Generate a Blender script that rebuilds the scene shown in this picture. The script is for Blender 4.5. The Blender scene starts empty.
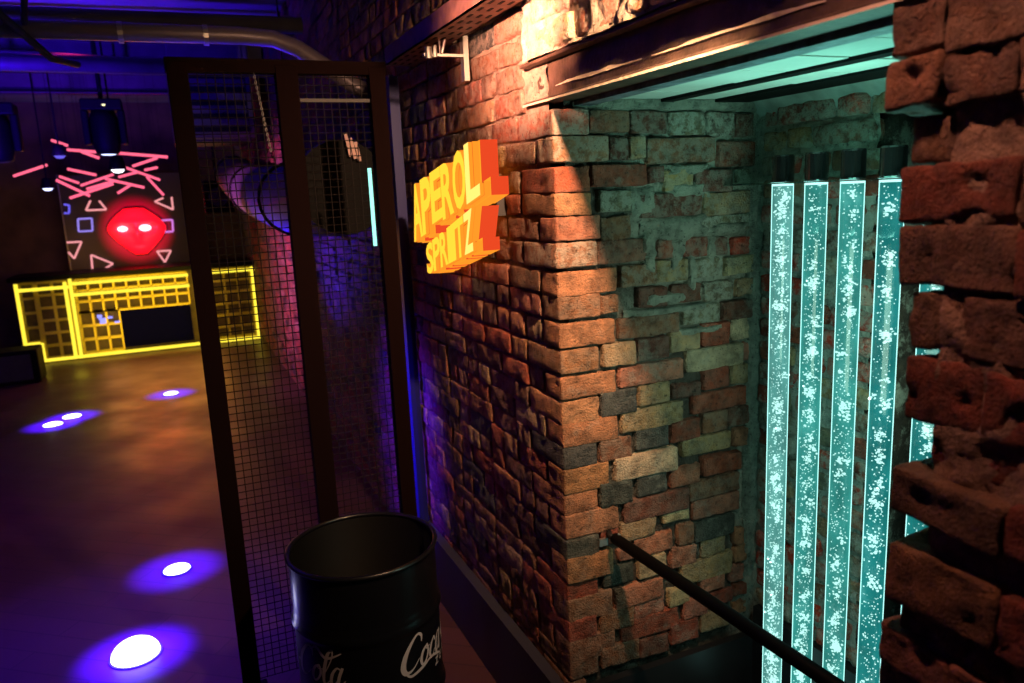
import bpy, math, random
from mathutils import Vector, Matrix, noise
PI = math.pi
C = bpy.context.scene.collection
random.seed(7)

# ------------------------------------------------------------------ materials
def ramp(nt, fac, stops):
    r = nt.nodes.new('ShaderNodeValToRGB'); nt.links.new(fac, r.inputs[0])
    e = r.color_ramp.elements
    while len(e) < len(stops): e.new(0.5)
    for k, (p, c) in enumerate(stops):
        e[k].position = p; e[k].color = (c[0], c[1], c[2], 1)
    return r.outputs[0]

def mat(name, col, rough=0.5, metal=0.0, emit=None, es=0.0, var=0.0, scale=8.0, bump=0.0, bscale=60.0, spec=0.5, coat=0.0):
    m = bpy.data.materials.new(name); m.use_nodes = True
    nt = m.node_tree; b = nt.nodes['Principled BSDF']
    b.inputs['Base Color'].default_value = (*col, 1)
    b.inputs['Roughness'].default_value = rough
    b.inputs['Metallic'].default_value = metal
    b.inputs['Specular IOR Level'].default_value = spec
    b.inputs['Coat Weight'].default_value = coat
    if emit:
        b.inputs['Emission Color'].default_value = (*emit, 1)
        b.inputs['Emission Strength'].default_value = es
    tc = nt.nodes.new('ShaderNodeTexCoord')
    if var > 0:
        n = nt.nodes.new('ShaderNodeTexNoise'); n.inputs['Scale'].default_value = scale; n.inputs['Detail'].default_value = 6
        nt.links.new(tc.outputs['Object'], n.inputs['Vector'])
        lo = [c * (1 - var) for c in col]; hi = [min(1, c * (1 + var)) for c in col]
        nt.links.new(ramp(nt, n.outputs['Fac'], [(0.3, lo), (0.7, hi)]), b.inputs['Base Color'])
    if bump > 0:
        n = nt.nodes.new('ShaderNodeTexNoise'); n.inputs['Scale'].default_value = bscale; n.inputs['Detail'].default_value = 5
        nt.links.new(tc.outputs['Object'], n.inputs['Vector'])
        bp = nt.nodes.new('ShaderNodeBump'); bp.inputs['Strength'].default_value = bump; bp.inputs['Distance'].default_value = 0.01
        nt.links.new(n.outputs['Fac'], bp.inputs['Height']); nt.links.new(bp.outputs[0], b.inputs['Normal'])
    return m

def brick_mat(name, smear=(0.42, 0.43, 0.38), amount=0.5, bump=0.6):
    """fired clay: per-brick colour attribute, soot and mortar smears of their own shape"""
    m = bpy.data.materials.new(name); m.use_nodes = True
    nt = m.node_tree; L = nt.links; b = nt.nodes['Principled BSDF']
    at = nt.nodes.new('ShaderNodeAttribute'); at.attribute_name = 'Col'
    tc = nt.nodes.new('ShaderNodeTexCoord')
    def nz(scale, detail=6, rough=0.6):
        n = nt.nodes.new('ShaderNodeTexNoise'); n.inputs['Scale'].default_value = scale
        n.inputs['Detail'].default_value = detail; n.inputs['Roughness'].default_value = rough
        L.new(tc.outputs['Object'], n.inputs['Vector']); return n.outputs['Fac']
    v = ramp(nt, nz(22), [(0.3, (0.35,)*3), (0.5, (0.9,)*3), (0.7, (1.4, 1.35, 1.3))])
    mul = nt.nodes.new('ShaderNodeMix'); mul.data_type = 'RGBA'; mul.blend_type = 'MULTIPLY'; mul.inputs[0].default_value = 1
    L.new(at.outputs['Color'], mul.inputs[6]); L.new(v, mul.inputs[7])
    # mortar smears
    mx = nt.nodes.new('ShaderNodeMix'); mx.data_type = 'RGBA'
    sm = ramp(nt, nz(9, 8, 0.7), [(0.60 - 0.12*amount, (0, 0, 0)), (0.66 - 0.08*amount, (amount,)*3)])
    am = nt.nodes.new('ShaderNodeMath'); am.operation = 'MAXIMUM'
    a2 = nt.nodes.new('ShaderNodeMath'); a2.operation = 'MULTIPLY'
    L.new(at.outputs['Alpha'], a2.inputs[0])
    L.new(ramp(nt, nz(30, 6, .7), [(0.42, (0, 0, 0)), (0.55, (1, 1, 1))]), a2.inputs[1])
    L.new(sm, am.inputs[0]); L.new(a2.outputs[0], am.inputs[1])
    L.new(am.outputs[0], mx.inputs[0]); L.new(mul.outputs[2], mx.inputs[6]); mx.inputs[7].default_value = (*smear, 1)
    # dark pits
    pt = nt.nodes.new('ShaderNodeMix'); pt.data_type = 'RGBA'; pt.blend_type = 'MULTIPLY'; pt.inputs[0].default_value = 1
    L.new(mx.outputs[2], pt.inputs[6]); L.new(ramp(nt, nz(75, 3), [(0.3, (0.35,)*3), (0.4, (1,)*3)]), pt.inputs[7])
    L.new(pt.outputs[2], b.inputs['Base Color'])
    b.inputs['Roughness'].default_value = 0.75; b.inputs['Specular IOR Level'].default_value = 0.35
    add = nt.nodes.new('ShaderNodeMath'); L.new(nz(45, 8, .7), add.inputs[0]); L.new(nz(160, 4), add.inputs[1])
    bp = nt.nodes.new('ShaderNodeBump'); bp.inputs['Strength'].default_value = bump; bp.inputs['Distance'].default_value = 0.016
    L.new(add.outputs[0], bp.inputs['Height']); L.new(bp.outputs[0], b.inputs['Normal'])
    return m

def glow(name, col, s):
    m = bpy.data.materials.new(name); m.use_nodes = True
    nt = m.node_tree; nt.nodes.clear()
    e = nt.nodes.new('ShaderNodeEmission'); e.inputs[0].default_value = (*col, 1); e.inputs[1].default_value = s
    o = nt.nodes.new('ShaderNodeOutputMaterial'); nt.links.new(e.outputs[0], o.inputs[0]); return m

# ------------------------------------------------------------------ mesh helpers
class MB:
    def __init__(s): s.v = []; s.f = []; s.c = []; s.m = []
    def add(s, vs, fs, col=None, mi=0):
        o = len(s.v); s.v += [tuple(p) for p in vs]; s.f += [tuple(i + o for i in f) for f in fs]
        s.m += [mi] * len(fs)
        s.c += [col or (1, 1, 1, 0)] * len(vs)
    def box(s, a, b, mi=0):
        x0, y0, z0 = a; x1, y1, z1 = b
        s.add([(x0,y0,z0),(x1,y0,z0),(x1,y1,z0),(x0,y1,z0),(x0,y0,z1),(x1,y0,z1),(x1,y1,z1),(x0,y1,z1)],
              [(0,3,2,1),(4,5,6,7),(0,1,5,4),(1,2,6,5),(2,3,7,6),(3,0,4,7)], (.06, .045, .035, 0), mi=mi)
    def tube(s, pts, r, n=12, cap=True, mi=0):
        pts = [Vector(p) for p in pts]; rs = r if isinstance(r, (list, tuple)) else [r] * len(pts)
        vs = []; fs = []; up = None
        for i, p in enumerate(pts):
            t = (pts[min(i+1, len(pts)-1)] - pts[max(i-1, 0)]).normalized()
            if up is None:
                up = Vector((0, 0, 1)) if abs(t.z) < 0.9 else Vector((1, 0, 0))
            a = t.cross(up).normalized(); up = a.cross(t).normalized()
            for k in range(n):
                q = 2 * PI * k / n
                vs.append(p + (a * math.cos(q) + up * math.sin(q)) * rs[i])
        for i in range(len(pts) - 1):
            for k in range(n):
                fs.append((i*n+k, i*n+(k+1) % n, (i+1)*n+(k+1) % n, (i+1)*n+k))
        if cap:
            fs.append(tuple(range(n))[::-1]); fs.append(tuple((len(pts)-1)*n + k for k in range(n)))
        s.add(vs, fs, mi=mi)
    def lathe(s, prof, c=(0, 0, 0), n=48, mi=0):
        vs = []; fs = []
        for r, z in prof:
            for k in range(n):
                q = 2*PI*k/n; vs.append((c[0]+r*math.cos(q), c[1]+r*math.sin(q), c[2]+z))
        for i in range(len(prof)-1):
            for k in range(n):
                fs.append((i*n+k, i*n+(k+1) % n, (i+1)*n+(k+1) % n, (i+1)*n+k))
        s.add(vs, fs, mi=mi)
    def build(s, name, mats, parent=None, smooth=False, bevel=0):
        me = bpy.data.meshes.new(name); me.from_pydata(s.v, [], s.f)
        for mt in (mats if isinstance(mats, (list, tuple)) else [mats]): me.materials.append(mt)
        if any(s.m):
            me.polygons.foreach_set('material_index', s.m)
        if any(c[3] for c in s.c):
            ca = me.color_attributes.new('Col', 'FLOAT_COLOR', 'POINT')
            ca.data.foreach_set('color', [x for c in s.c for x in c])
        if smooth: me.polygons.foreach_set('use_smooth', [True] * len(me.polygons))
        me.update()
        o = bpy.data.objects.new(name, me); C.objects.link(o)
        if parent is not None:
            o.parent = parent; o.matrix_parent_inverse = Matrix.Translation(-parent.location)
        if bevel:
            md = o.modifiers.new('Bevel', 'BEVEL'); md.width = bevel; md.segments = 2; md.limit_method = 'ANGLE'
        return o

def tag(o, label, cat, group=None, kind=None):
    o['label'] = label; o['category'] = cat
    if group: o['group'] = group
    if kind: o['kind'] = kind
    return o
def thing(name, loc, label, cat, group=None):
    o = bpy.data.objects.new(name, None); o.location = loc; o.empty_display_size = 0.1
    C.objects.link(o); return tag(o, label, cat, group)
def struct(o): o['kind'] = 'structure'; return o

def rbox(mb, a, b, col, res=(8, 3, 4), rad=0.008, amp=0.003, seed=0, skew=0.004, skip=()):
    """a weathered brick: box a..b with rounded, chipped and uneven surfaces"""
    a = Vector(a); b = Vector(b); c = (a+b)/2; h = (b-a)/2
    r = min(rad, min(h)*0.9); rnd = random.Random(seed)
    so = Vector((rnd.random()*50, rnd.random()*50, rnd.random()*50))
    tilt = Vector((rnd.uniform(-1, 1), rnd.uniform(-1, 1), rnd.uniform(-1, 1))) * skew
    cell = {}; vs = []; fs = []
    nx, ny, nz_ = res
    def vert(i, j, k):
        key = (i, j, k)
        if key in cell: return cell[key]
        # crowd the outermost rings toward the arrises
        def g(t, n, hh):
            u = t / n
            if n >= 4 and t == 1: u = min(1/n, 0.9*r/(2*hh)+0.01)
            if n >= 4 and t == n-1: u = 1 - min(1/n, 0.9*r/(2*hh)+0.01)
            return (2*u-1)*hh
        p = Vector((g(i, nx, h.x), g(j, ny, h.y), g(k, nz_, h.z)))
        q = Vector((max(-h.x+r, min(h.x-r, p.x)), max(-h.y+r, min(h.y-r, p.y)), max(-h.z+r, min(h.z-r, p.z))))
        d = p - q
        if d.length > 1e-6: p = q + d.normalized()*r
        w = c + p
        n1 = noise.noise(w*9 + so); n2 = noise.noise(w*28 + so); n3 = noise.noise(w*70 + so)
        dirv = Vector((p.x/h.x, p.y/h.y, p.z/h.z)); 
        # push mainly along the dominant face direction; chips bite where n2 is strongly negative
        chip = max(0, -n2-0.25)*2.2
        disp = amp*(1.1*n1+0.7*n2+0.35*n3) - amp*chip*1.6
        big = [abs(t)**3 for t in dirv]; sm = sum(big)+1e-6
        w = w + Vector((math.copysign(big[0]/sm, dirv.x), math.copysign(big[1]/sm, dirv.y), math.copysign(big[2]/sm, dirv.z)))*disp
        w += Vector((0, 0, 1))*(tilt.x*(p.x/h.x) + tilt.y*(p.y/h.y))*0.5
        w += Vector((1, 1, 0))*(tilt.z*p.z/h.z)*0.25
        cell[key] = len(vs); vs.append(w); return cell[key]
    def face(fixed, val, n1, n2, flip, order):
        for i in range(n1):
            for j in range(n2):
                q = []
                for (di, dj) in ((0,0),(1,0),(1,1),(0,1)):
                    t = [0,0,0]; t[fixed] = val; t[order[0]] = i+di; t[order[1]] = j+dj
                    q.append(vert(*t))
                fs.append(tuple(q[::-1] if flip else q))
    if '-x' not in skip: face(0, 0, ny, nz_, True, (1, 2))
    if '+x' not in skip: face(0, nx, ny, nz_, False, (1, 2))
    if '-y' not in skip: face(1, 0, nx, nz_, False, (0, 2))
    if '+y' not in skip: face(1, ny, nx, nz_, True, (0, 2))
    if '-z' not in skip: face(2, 0, nx, ny, True, (0, 1))
    if '+z' not in skip: face(2, nz_, nx, ny, False, (0, 1))
    mb.add(vs, fs, col)

def mortar(mb, o, U, V, N, nu, nv, col, amp=0.006, f=14):
    o = Vector(o); U = Vector(U); V = Vector(V); N = Vector(N); vs = []; fs = []
    for j in range(nv+1):
        for i in range(nu+1):
            p = o + U*(i/nu) + V*(j/nv)
            d = amp*(noise.noise(p*f)+0.6*noise.noise(p*f*3)+0.3*noise.noise(p*f*7))
            vs.append(p + N*d)
    for j in range(nv):
        for i in range(nu):
            a = j*(nu+1)+i; fs.append((a, a+1, a+nu+2, a+nu+1))
    if callable(col):
        o_ = len(mb.v); mb.add(vs, fs, None)
        for i, p in enumerate(vs): mb.c[o_+i] = col(p)
    else: mb.add(vs, fs, col)

BC = {'P': (.42, .14, .085), 'B': (.27, .12, .07), 'o': (0.37, 0.16, 0.075), 'r': (0.30, 0.065, 0.032), 'R': (0.5, 0.05, 0.02), 'd': (0.14, 0.045, 0.028), 'b': (0.22, 0.095, 0.050),
      't': (0.36, 0.23, 0.12), 'w': (0.48, 0.37, 0.22), 'g': (0.19, 0.16, 0.105), 'k': (0.05, 0.056, 0.050), 'p': (0.42, 0.15, 0.09)}
SM = {'P': .9, 'B': .7, 'o': .05, 'r': .1, 'R': 0, 'd': .15, 'b': .2, 't': .2, 'w': .1, 'g': .75, 'k': .1, 'p': .12}
def bcol(k, rnd, dark=1.0, smear=None):
    c = BC[k]; f = rnd.uniform(.85, 1.15)*dark
    return (c[0]*f, c[1]*f*rnd.uniform(.93, 1.07), c[2]*f*rnd.uniform(.9, 1.1), SM[k] if smear is None else smear)

# ------------------------------------------------------------------ measured data (metres)
CAM = [[0.913656, -0.404034, -0.044595], [-0.117402, -0.157255, -0.980555], [0.389165, 0.901126, -0.191111]]
SIDE=[(1.1,1.227,2.251,2.322,'P'),(1.235,1.377,2.257,2.317,'b'),(1.385,1.52,2.251,2.317,'d'),(1.535,1.672,2.244,2.313,'g'),(1.691,1.799,2.239,2.311,'g'),(1.807,1.885,2.237,2.309,'d'),(1.1,1.297,2.169,2.24,'B'),(1.305,1.371,2.169,2.235,'d'),(1.379,1.433,2.171,2.234,'t'),(1.446,1.715,2.154,2.228,'b'),(1.736,1.887,2.138,2.216,'r'),(1.1,1.224,2.076,2.148,'r'),(1.239,1.441,2.087,2.148,'r'),(1.45,1.505,2.091,2.14,'d'),(1.511,1.624,2.065,2.127,'t'),(1.636,1.787,2.056,2.126,'d'),(1.804,1.866,2.075,2.121,'g'),(1.1,1.228,2.005,2.069,'o'),(1.262,1.377,2.006,2.069,'g'),(1.417,1.657,1.98,2.051,'d'),(1.678,1.87,1.973,2.045,'t'),(1.1,1.258,1.923,1.993,'p'),(1.265,1.375,1.914,1.985,'b'),(1.482,1.536,1.917,1.954,'t'),(1.639,1.871,1.912,1.966,'g'),(1.1,1.247,1.837,1.911,'B'),(1.256,1.447,1.838,1.907,'b'),(1.481,1.54,1.842,1.898,'r'),(1.586,1.684,1.838,1.898,'r'),(1.704,1.769,1.837,1.894,'d'),(1.803,1.878,1.831,1.885,'R'),(1.1,1.318,1.748,1.819,'o'),(1.336,1.474,1.758,1.824,'b'),(1.476,1.6,1.762,1.83,'t'),(1.62,1.739,1.764,1.823,'g'),(1.77,1.885,1.762,1.82,'w'),(1.1,1.254,1.67,1.741,'b'),(1.261,1.321,1.678,1.731,'b'),(1.401,1.516,1.681,1.743,'d'),(1.537,1.659,1.683,1.742,'d'),(1.679,1.802,1.678,1.74,'g'),(1.82,1.886,1.684,1.739,'t'),(1.1,1.305,1.579,1.653,'o'),(1.324,1.564,1.583,1.648,'b'),(1.59,1.741,1.599,1.663,'g'),(1.756,1.883,1.599,1.661,'d'),(1.1,1.24,1.492,1.563,'b'),(1.263,1.386,1.494,1.569,'t'),(1.398,1.522,1.501,1.571,'d'),(1.536,1.655,1.511,1.582,'t'),(1.67,1.789,1.513,1.59,'r'),(1.804,1.884,1.523,1.597,'w'),(1.1,1.306,1.405,1.475,'o'),(1.325,1.583,1.417,1.481,'p'),(1.602,1.848,1.431,1.506,'w'),(1.859,1.886,1.443,1.503,'p'),(1.1,1.24,1.321,1.393,'o'),(1.252,1.388,1.326,1.406,'k'),(1.4,1.521,1.338,1.405,'t'),(1.542,1.661,1.344,1.389,'d'),(1.673,1.78,1.358,1.427,'r'),(1.801,1.865,1.36,1.426,'t'),(1.1,1.311,1.242,1.321,'o'),(1.333,1.585,1.249,1.325,'t'),(1.625,1.862,1.274,1.338,'r'),(1.1,1.227,1.165,1.239,'k'),(1.243,1.366,1.162,1.234,'b'),(1.389,1.52,1.181,1.254,'k'),(1.534,1.656,1.182,1.252,'r'),(1.669,1.777,1.195,1.264,'b'),(1.782,1.879,1.204,1.271,'d'),(1.1,1.271,1.076,1.159,'o'),(1.3,1.554,1.084,1.163,'w'),(1.582,1.794,1.121,1.179,'t'),(1.812,1.87,1.12,1.18,'o'),(1.1,1.227,1.001,1.074,'o'),(1.239,1.366,1.0,1.082,'k'),(1.391,1.511,1.006,1.085,'k'),(1.533,1.656,1.012,1.079,'p'),(1.672,1.841,1.032,1.096,'r'),(1.1,1.309,0.912,0.994,'o'),(1.334,1.608,0.922,0.996,'d'),(1.617,1.84,0.946,1.011,'b'),(1.104,1.227,0.828,0.91,'k'),(1.242,1.308,0.859,0.92,'r'),(1.321,1.465,0.851,0.92,'t'),(1.5,1.61,0.878,0.933,'w'),(1.628,1.838,0.867,0.936,'p'),(1.1,1.279,0.748,0.838,'o'),(1.311,1.37,0.781,0.818,'p'),(1.377,1.537,0.777,0.845,'p'),(1.565,1.631,0.782,0.856,'b'),(1.636,1.815,0.78,0.851,'k'),(1.1,1.219,0.67,0.743,'r'),(1.245,1.368,0.695,0.762,'k'),(1.39,1.506,0.694,0.768,'w'),(1.532,1.641,0.701,0.769,'p'),(1.668,1.777,0.71,0.781,'t'),(1.818,1.86,0.725,0.787,'o'),(1.1,1.275,0.593,0.682,'b'),(1.292,1.49,0.6,0.674,'p'),(1.573,1.806,0.618,0.7,'t'),(1.824,1.878,0.652,0.715,'o'),(1.1,1.209,0.524,0.602,'r'),(1.228,1.366,0.522,0.599,'b'),(1.373,1.5,0.537,0.614,'p'),(1.523,1.611,0.546,0.61,'w'),(1.665,1.771,0.564,0.618,'p'),(1.8,1.862,0.576,0.635,'p'),(1.1,1.281,0.435,0.526,'b'),(1.314,1.563,0.457,0.536,'r'),(1.588,1.696,0.475,0.545,'p'),(1.699,1.807,0.505,0.548,'r'),(1.821,1.878,0.51,0.553,'r'),(1.1,1.211,0.377,0.439,'b'),(1.228,1.383,0.388,0.46,'b'),(1.393,1.515,0.375,0.443,'d'),(1.529,1.652,0.387,0.469,'r'),(1.666,1.794,0.401,0.472,'t'),(1.822,1.879,0.435,0.476,'o')]
ROWS = [(2.251, 2.322), (2.169, 2.24), (2.076, 2.148), (2.005, 2.069), (1.923, 1.993), (1.837, 1.911), (1.748, 1.819), (1.67, 1.741), (1.579, 1.653), (1.492, 1.563), (1.405, 1.475), (1.321, 1.393), (1.242, 1.321), (1.165, 1.239), (1.076, 1.159), (1.001, 1.074), (0.912, 0.994), (0.828, 0.905), (0.748, 0.838), (0.67, 0.743), (0.593, 0.682), (0.524, 0.602), (0.435, 0.526), (0.377, 0.439)]
RODS= [((-1.154,10.578,2.914),(-0.99,10.379,2.841)),((-1.035,10.834,2.823),(-0.712,10.661,2.779)),((-0.846,10.306,2.762),(-0.673,10.257,2.684)),((-1.857,11.669,2.907),(-1.736,11.819,2.899)),((-1.721,11.424,2.557),(-1.327,11.285,2.674)),((-1.086,11.059,2.608),(-0.778,10.947,2.521)),((-0.49,10.476,2.751),(0.055,10.279,2.68)),((-0.339,10.543,2.598),(-0.064,10.757,2.699)),((-0.617,11.526,2.698),(-0.067,11.68,2.46)),((-0.232,11.481,2.589),(-0.082,11.327,2.61)),((-1.189,10.696,2.467),(-0.863,10.759,2.266)),((-1.22,11.371,2.533),(-1.035,11.548,2.451)),((-1.016,11.608,2.42),(-0.614,11.401,2.54)),((-0.922,11.169,2.361),(-0.6,11.255,2.452)),((-1.104,11.01,2.256),(-0.599,10.848,2.403)),((-0.679,10.958,2.472),(-0.255,10.752,2.345)),((-0.563,11.695,2.517),(-0.33,11.878,2.582)),((-0.57,11.076,2.296),(-0.417,10.976,2.382)),((-0.233,11.654,2.517),(-0.048,11.69,2.258))]
RODL = ['short pink neon tube highest of all, sloping down to the right below the roof', 'long nearly level pink neon tube upper left of the stage light', 'pink neon tube sloping down to the blue stage light lens from the left',
 'pink neon tube at the left edge of the view, crossing the dark stage light', 'separate pink neon tube far left, rising to the right', 'pink neon tube left of the white spotlight, sloping gently down right',
 'long almost level pink neon tube right of the stage light lens, the topmost there', 'pink neon tube rising right to meet the level topmost tube', 'longest pink neon tube, sloping down right past the white spotlight',
 'short pink neon tube rising right, nearest the dark fence post', 'long pink neon tube low on the left sloping down toward the panel top', 'short pink neon tube just above the low left sloping one',
 'pink neon tube rising right toward the white spotlight, upper of three parallel ones', 'middle of three parallel pink neon tubes rising right below the white spotlight', 'lowest of the parallel pink neon tubes, reaching down left to the panel corner',
 'violet-pink neon tube sloping down right directly under the white spotlight', 'short pink neon tube rising right from the white spotlight', 'short pink neon tube rising right just above the top of the black panel', 'steep pink neon tube at the right, dropping to the panel top']

RAIL = [(1.265, 2.115, .9005), (1.318, .86, .907)]
# ------------------------------------------------------------------ camera
cam = bpy.data.cameras.new('camera'); co = bpy.data.objects.new('camera', cam); C.objects.link(co)
cam.sensor_width = 36; cam.lens = 765/1024*36; cam.clip_start = 0.05; cam.clip_end = 100
R0 = Vector(CAM[0]); R1 = -Vector(CAM[1]); R2 = -Vector(CAM[2])
mw = Matrix(((R0.x, R1.x, R2.x, 0), (R0.y, R1.y, R2.y, 0), (R0.z, R1.z, R2.z, 2.08), (0, 0, 0, 1)))
co.matrix_world = mw; bpy.context.scene.camera = co
cam.dof.use_dof = True; cam.dof.focus_distance = 2.5; cam.dof.aperture_fstop = 3.2
sc = bpy.context.scene
sc.view_settings.view_transform = 'Standard'; sc.view_settings.look = 'None'
sc.view_settings.gamma = 1; sc.view_settings.exposure = 0; sc.view_settings.use_curve_mapping = False
sc.cycles.use_denoising = True; sc.cycles.max_bounces = 8; sc.cycles.transparent_max_bounces = 16
sc.cycles.sample_clamp_indirect = 4
w = bpy.data.worlds.new('world'); sc.world = w; w.use_nodes = True
w.node_tree.nodes['Background'].inputs[0].default_value = (0.02, 0.01, 0.05, 1)
w.node_tree.nodes['Background'].inputs[1].default_value = 0.05

# ------------------------------------------------------------------ materials
M_side = brick_mat('old_brick_recess', (0.36, 0.37, 0.31), 0.35, 1.0)
M_main = brick_mat('old_brick_room', (0.36, 0.30, 0.24), 0.25, 0.8)
M_back = brick_mat('old_brick_limewashed', (0.40, 0.42, 0.35), 0.8, 0.7)
M_pill = brick_mat('broken_brick_jamb', (0.35, 0.22, 0.15), 0.15, 0.9)
M_up = brick_mat('brick_with_plaster', (0.50, 0.36, 0.28), 0.75, 0.8)
M_black = mat('black_paint', (0.012, 0.012, 0.014), 0.35, var=.3)
M_blacksteel = mat('black_steel', (0.014, 0.012, 0.012), 0.42, 0.0, spec=.5)
M_post = mat('dark_brown_steel', (0.006, 0.002, 0.002), 0.85, spec=.05)
M_wire = mat('dark_wire', (0.006, 0.004, 0.004), 0.7, spec=.15)
M_drum = mat('black_enamel', (0.005, 0.005, 0.007), 0.3, 0, spec=.35, coat=.15)
M_print = mat('grey_print', (0.50, 0.44, 0.46), 0.6)
M_girder = mat('rusty_brown_girder', (0.075, 0.045, 0.03), 0.55, 0.3, var=.6, scale=14, bump=.3)
M_flange = mat('worn_blue_grey_flange', (0.13, 0.15, 0.18), 0.5, 0.2, var=.6, scale=25, bump=.3)
M_plaster_lip = mat('chipped_plaster_lit_lip', (0.65, 0.50, 0.38), 0.8, bump=.4)
M_board = mat('painted_boards', (0.50, 0.55, 0.50), 0.7, var=.12, scale=5, bump=.15)
M_cove = mat('rough_plaster', (0.24, 0.27, 0.24), 0.8, var=.4, scale=9, bump=.5)
M_ceil = mat('concrete_ceiling', (0.16, 0.15, 0.17), 0.8, var=.3, scale=2)
M_dark = mat('dark_steelwork', (0.03, 0.028, 0.03), 0.6, var=.3)
M_pipe = mat('grey_pipe', (0.16, 0.13, 0.15), 0.4, 0.3)
M_tray = mat('galvanised_tray', (0.16, 0.08, 0.06), 0.5, 0.4, var=.4, scale=20)
M_galv = mat('bright_zinc', (0.45, 0.43, 0.40), 0.35, 0.8)
M_chain = mat('dull_chain', (0.16, 0.15, 0.15), 0.5, 0.7)
M_duct = mat('grey_duct_fabric', (0.035, 0.035, 0.05), 0.6, bump=.2)
M_glass = mat('clear_acrylic_plate', (0.5, 0.8, 0.75), 0.1); 
gb = M_glass.node_tree.nodes['Principled BSDF']; gb.inputs['Transmission Weight'].default_value = 1; gb.inputs['IOR'].default_value = 1.3
M_fix = mat('black_fixture', (0.003, 0.003, 0.003), 0.6, spec=.1)
M_neon = glow('pink_neon', (1.0, 0.13, 0.24), 1.35)
M_neon2 = glow('pale_pink_neon', (1.0, 0.36, 0.38), 1.0)
M_violet = glow('violet_neon', (0.36, 0.26, 0.95), 0.9)
M_violet2 = glow('magenta_neon', (0.75, 0.22, 0.8), 1.0)
M_led = glow('yellow_led', (1.0, 0.78, 0.05), 1.35)
M_lens = glow('blue_white_lens', (0.55, 0.6, 1.0), 3.0)
M_lens2 = glow('white_lens', (0.9, 0.92, 1.0), 4.0)
M_lens3 = glow('dim_blue_lens', (0.16, 0.12, 0.9), 1.0)
M_ledw = glow('warm_indicator', (1.0, 0.9, 0.45), 2.0)
M_teal = glow('teal_glow', (0.35, 0.95, 0.8), 1.6)
M_bar = mat('bar_cladding', (0.10, 0.06, 0.03), 0.5, var=.4)
M_lat = mat('brass_lattice', (0.65, 0.50, 0.08), 0.4, 0.4)
M_panel = mat('black_panel', (0.03, 0.02, 0.028), 0.7)
M_screen = mat('dark_blue_glass', (0.002, 0.002, 0.03), 0.5, spec=0)

# floor: dark red-brown parquet planks in diagonal courses
M_floor = bpy.data.materials.new('dark_parquet'); M_floor.use_nodes = True
nt = M_floor.node_tree; b = nt.nodes['Principled BSDF']; L = nt.links
tc = nt.nodes.new('ShaderNodeTexCoord'); mp = nt.nodes.new('ShaderNodeMapping'); mp.inputs['Rotation'].default_value = (0, 0, math.radians(38))
L.new(tc.outputs['Object'], mp.inputs[0])
bt = nt.nodes.new('ShaderNodeTexBrick'); bt.inputs['Scale'].default_value = 1.0; bt.inputs['Brick Width'].default_value = 0.9
bt.inputs['Row Height'].default_value = 0.14; bt.inputs['Mortar Size'].default_value = 0.004
bt.inputs['Color1'].default_value = (0.085, 0.036, 0.032, 1); bt.inputs['Color2'].default_value = (0.062, 0.028, 0.026, 1)
bt.inputs['Mortar'].default_value = (0.04, 0.02, 0.02, 1); L.new(mp.outputs[0], bt.inputs[0])
L.new(bt.outputs[0], b.inputs['Base Color'])
b.inputs['Roughness'].default_value = 0.42; b.inputs['Specular IOR Level'].default_value = 0.3
n = nt.nodes.new('ShaderNodeTexNoise'); n.inputs['Scale'].default_value = 1.6; n.inputs['Detail'].default_value = 5
L.new(mp.outputs[0], n.inputs[0]); L.new(ramp(nt, n.outputs[0], [(0.35, (0.34,)*3), (0.7, (0.55,)*3)]), b.inputs['Roughness'])

# bubble water: translucent glowing column
def water_mat(name, col, s, tr):
    m = bpy.data.materials.new(name); m.use_nodes = True
    nt = m.node_tree; nt.nodes.clear(); L = nt.links
    e = nt.nodes.new('ShaderNodeEmission'); e.inputs[1].default_value = s
    t = nt.nodes.new('ShaderNodeBsdfTransparent'); t.inputs[0].default_value = (0.75, 0.95, 0.92, 1)
    mx = nt.nodes.new('ShaderNodeMixShader'); gl = nt.nodes.new('ShaderNodeBsdfGlossy'); gl.inputs['Roughness'].default_value = .1
    mx2 = nt.nodes.new('ShaderNodeMixShader'); mx2.inputs[0].default_value = .06
    o = nt.nodes.new('ShaderNodeOutputMaterial'); tc = nt.nodes.new('ShaderNodeTexCoord')
    n = nt.nodes.new('ShaderNodeTexNoise'); n.inputs['Scale'].default_value = 9; n.inputs['Detail'].default_value = 6
    mp = nt.nodes.new('ShaderNodeMapping'); mp.inputs['Scale'].default_value = (1.5, 1.5, .8)
    L.new(tc.outputs['Object'], mp.inputs[0]); L.new(mp.outputs[0], n.inputs[0])
    L.new(ramp(nt, n.outputs[0], [(0.3, [c*.45 for c in col]), (0.62, col), (0.8, [min(1, c*1.5+.1) for c in col])]), e.inputs[0])
    mx.inputs[0].default_value = tr
    L.new(t.outputs[0], mx.inputs[1]); L.new(e.outputs[0], mx.inputs[2]); L.new(mx.outputs[0], mx2.inputs[1]); L.new(gl.outputs[0], mx2.inputs[2])
    L.new(mx2.outputs[0], o.inputs[0]); return m
M_water = [water_mat('glowing_water_pale', (0.14, 0.50, 0.45), 1, .6), water_mat('glowing_water_mid', (0.05, 0.42, 0.37), 1, .6),
           water_mat('glowing_water_deep', (0.02, 0.34, 0.33), 1, .55)]
M_bub = glow('lit_bubbles', (0.74, 1.0, 0.95), 2.6)
M_edge = glow('lit_acrylic_edge', (0.45, 0.95, 0.88), 1.6)

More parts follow.
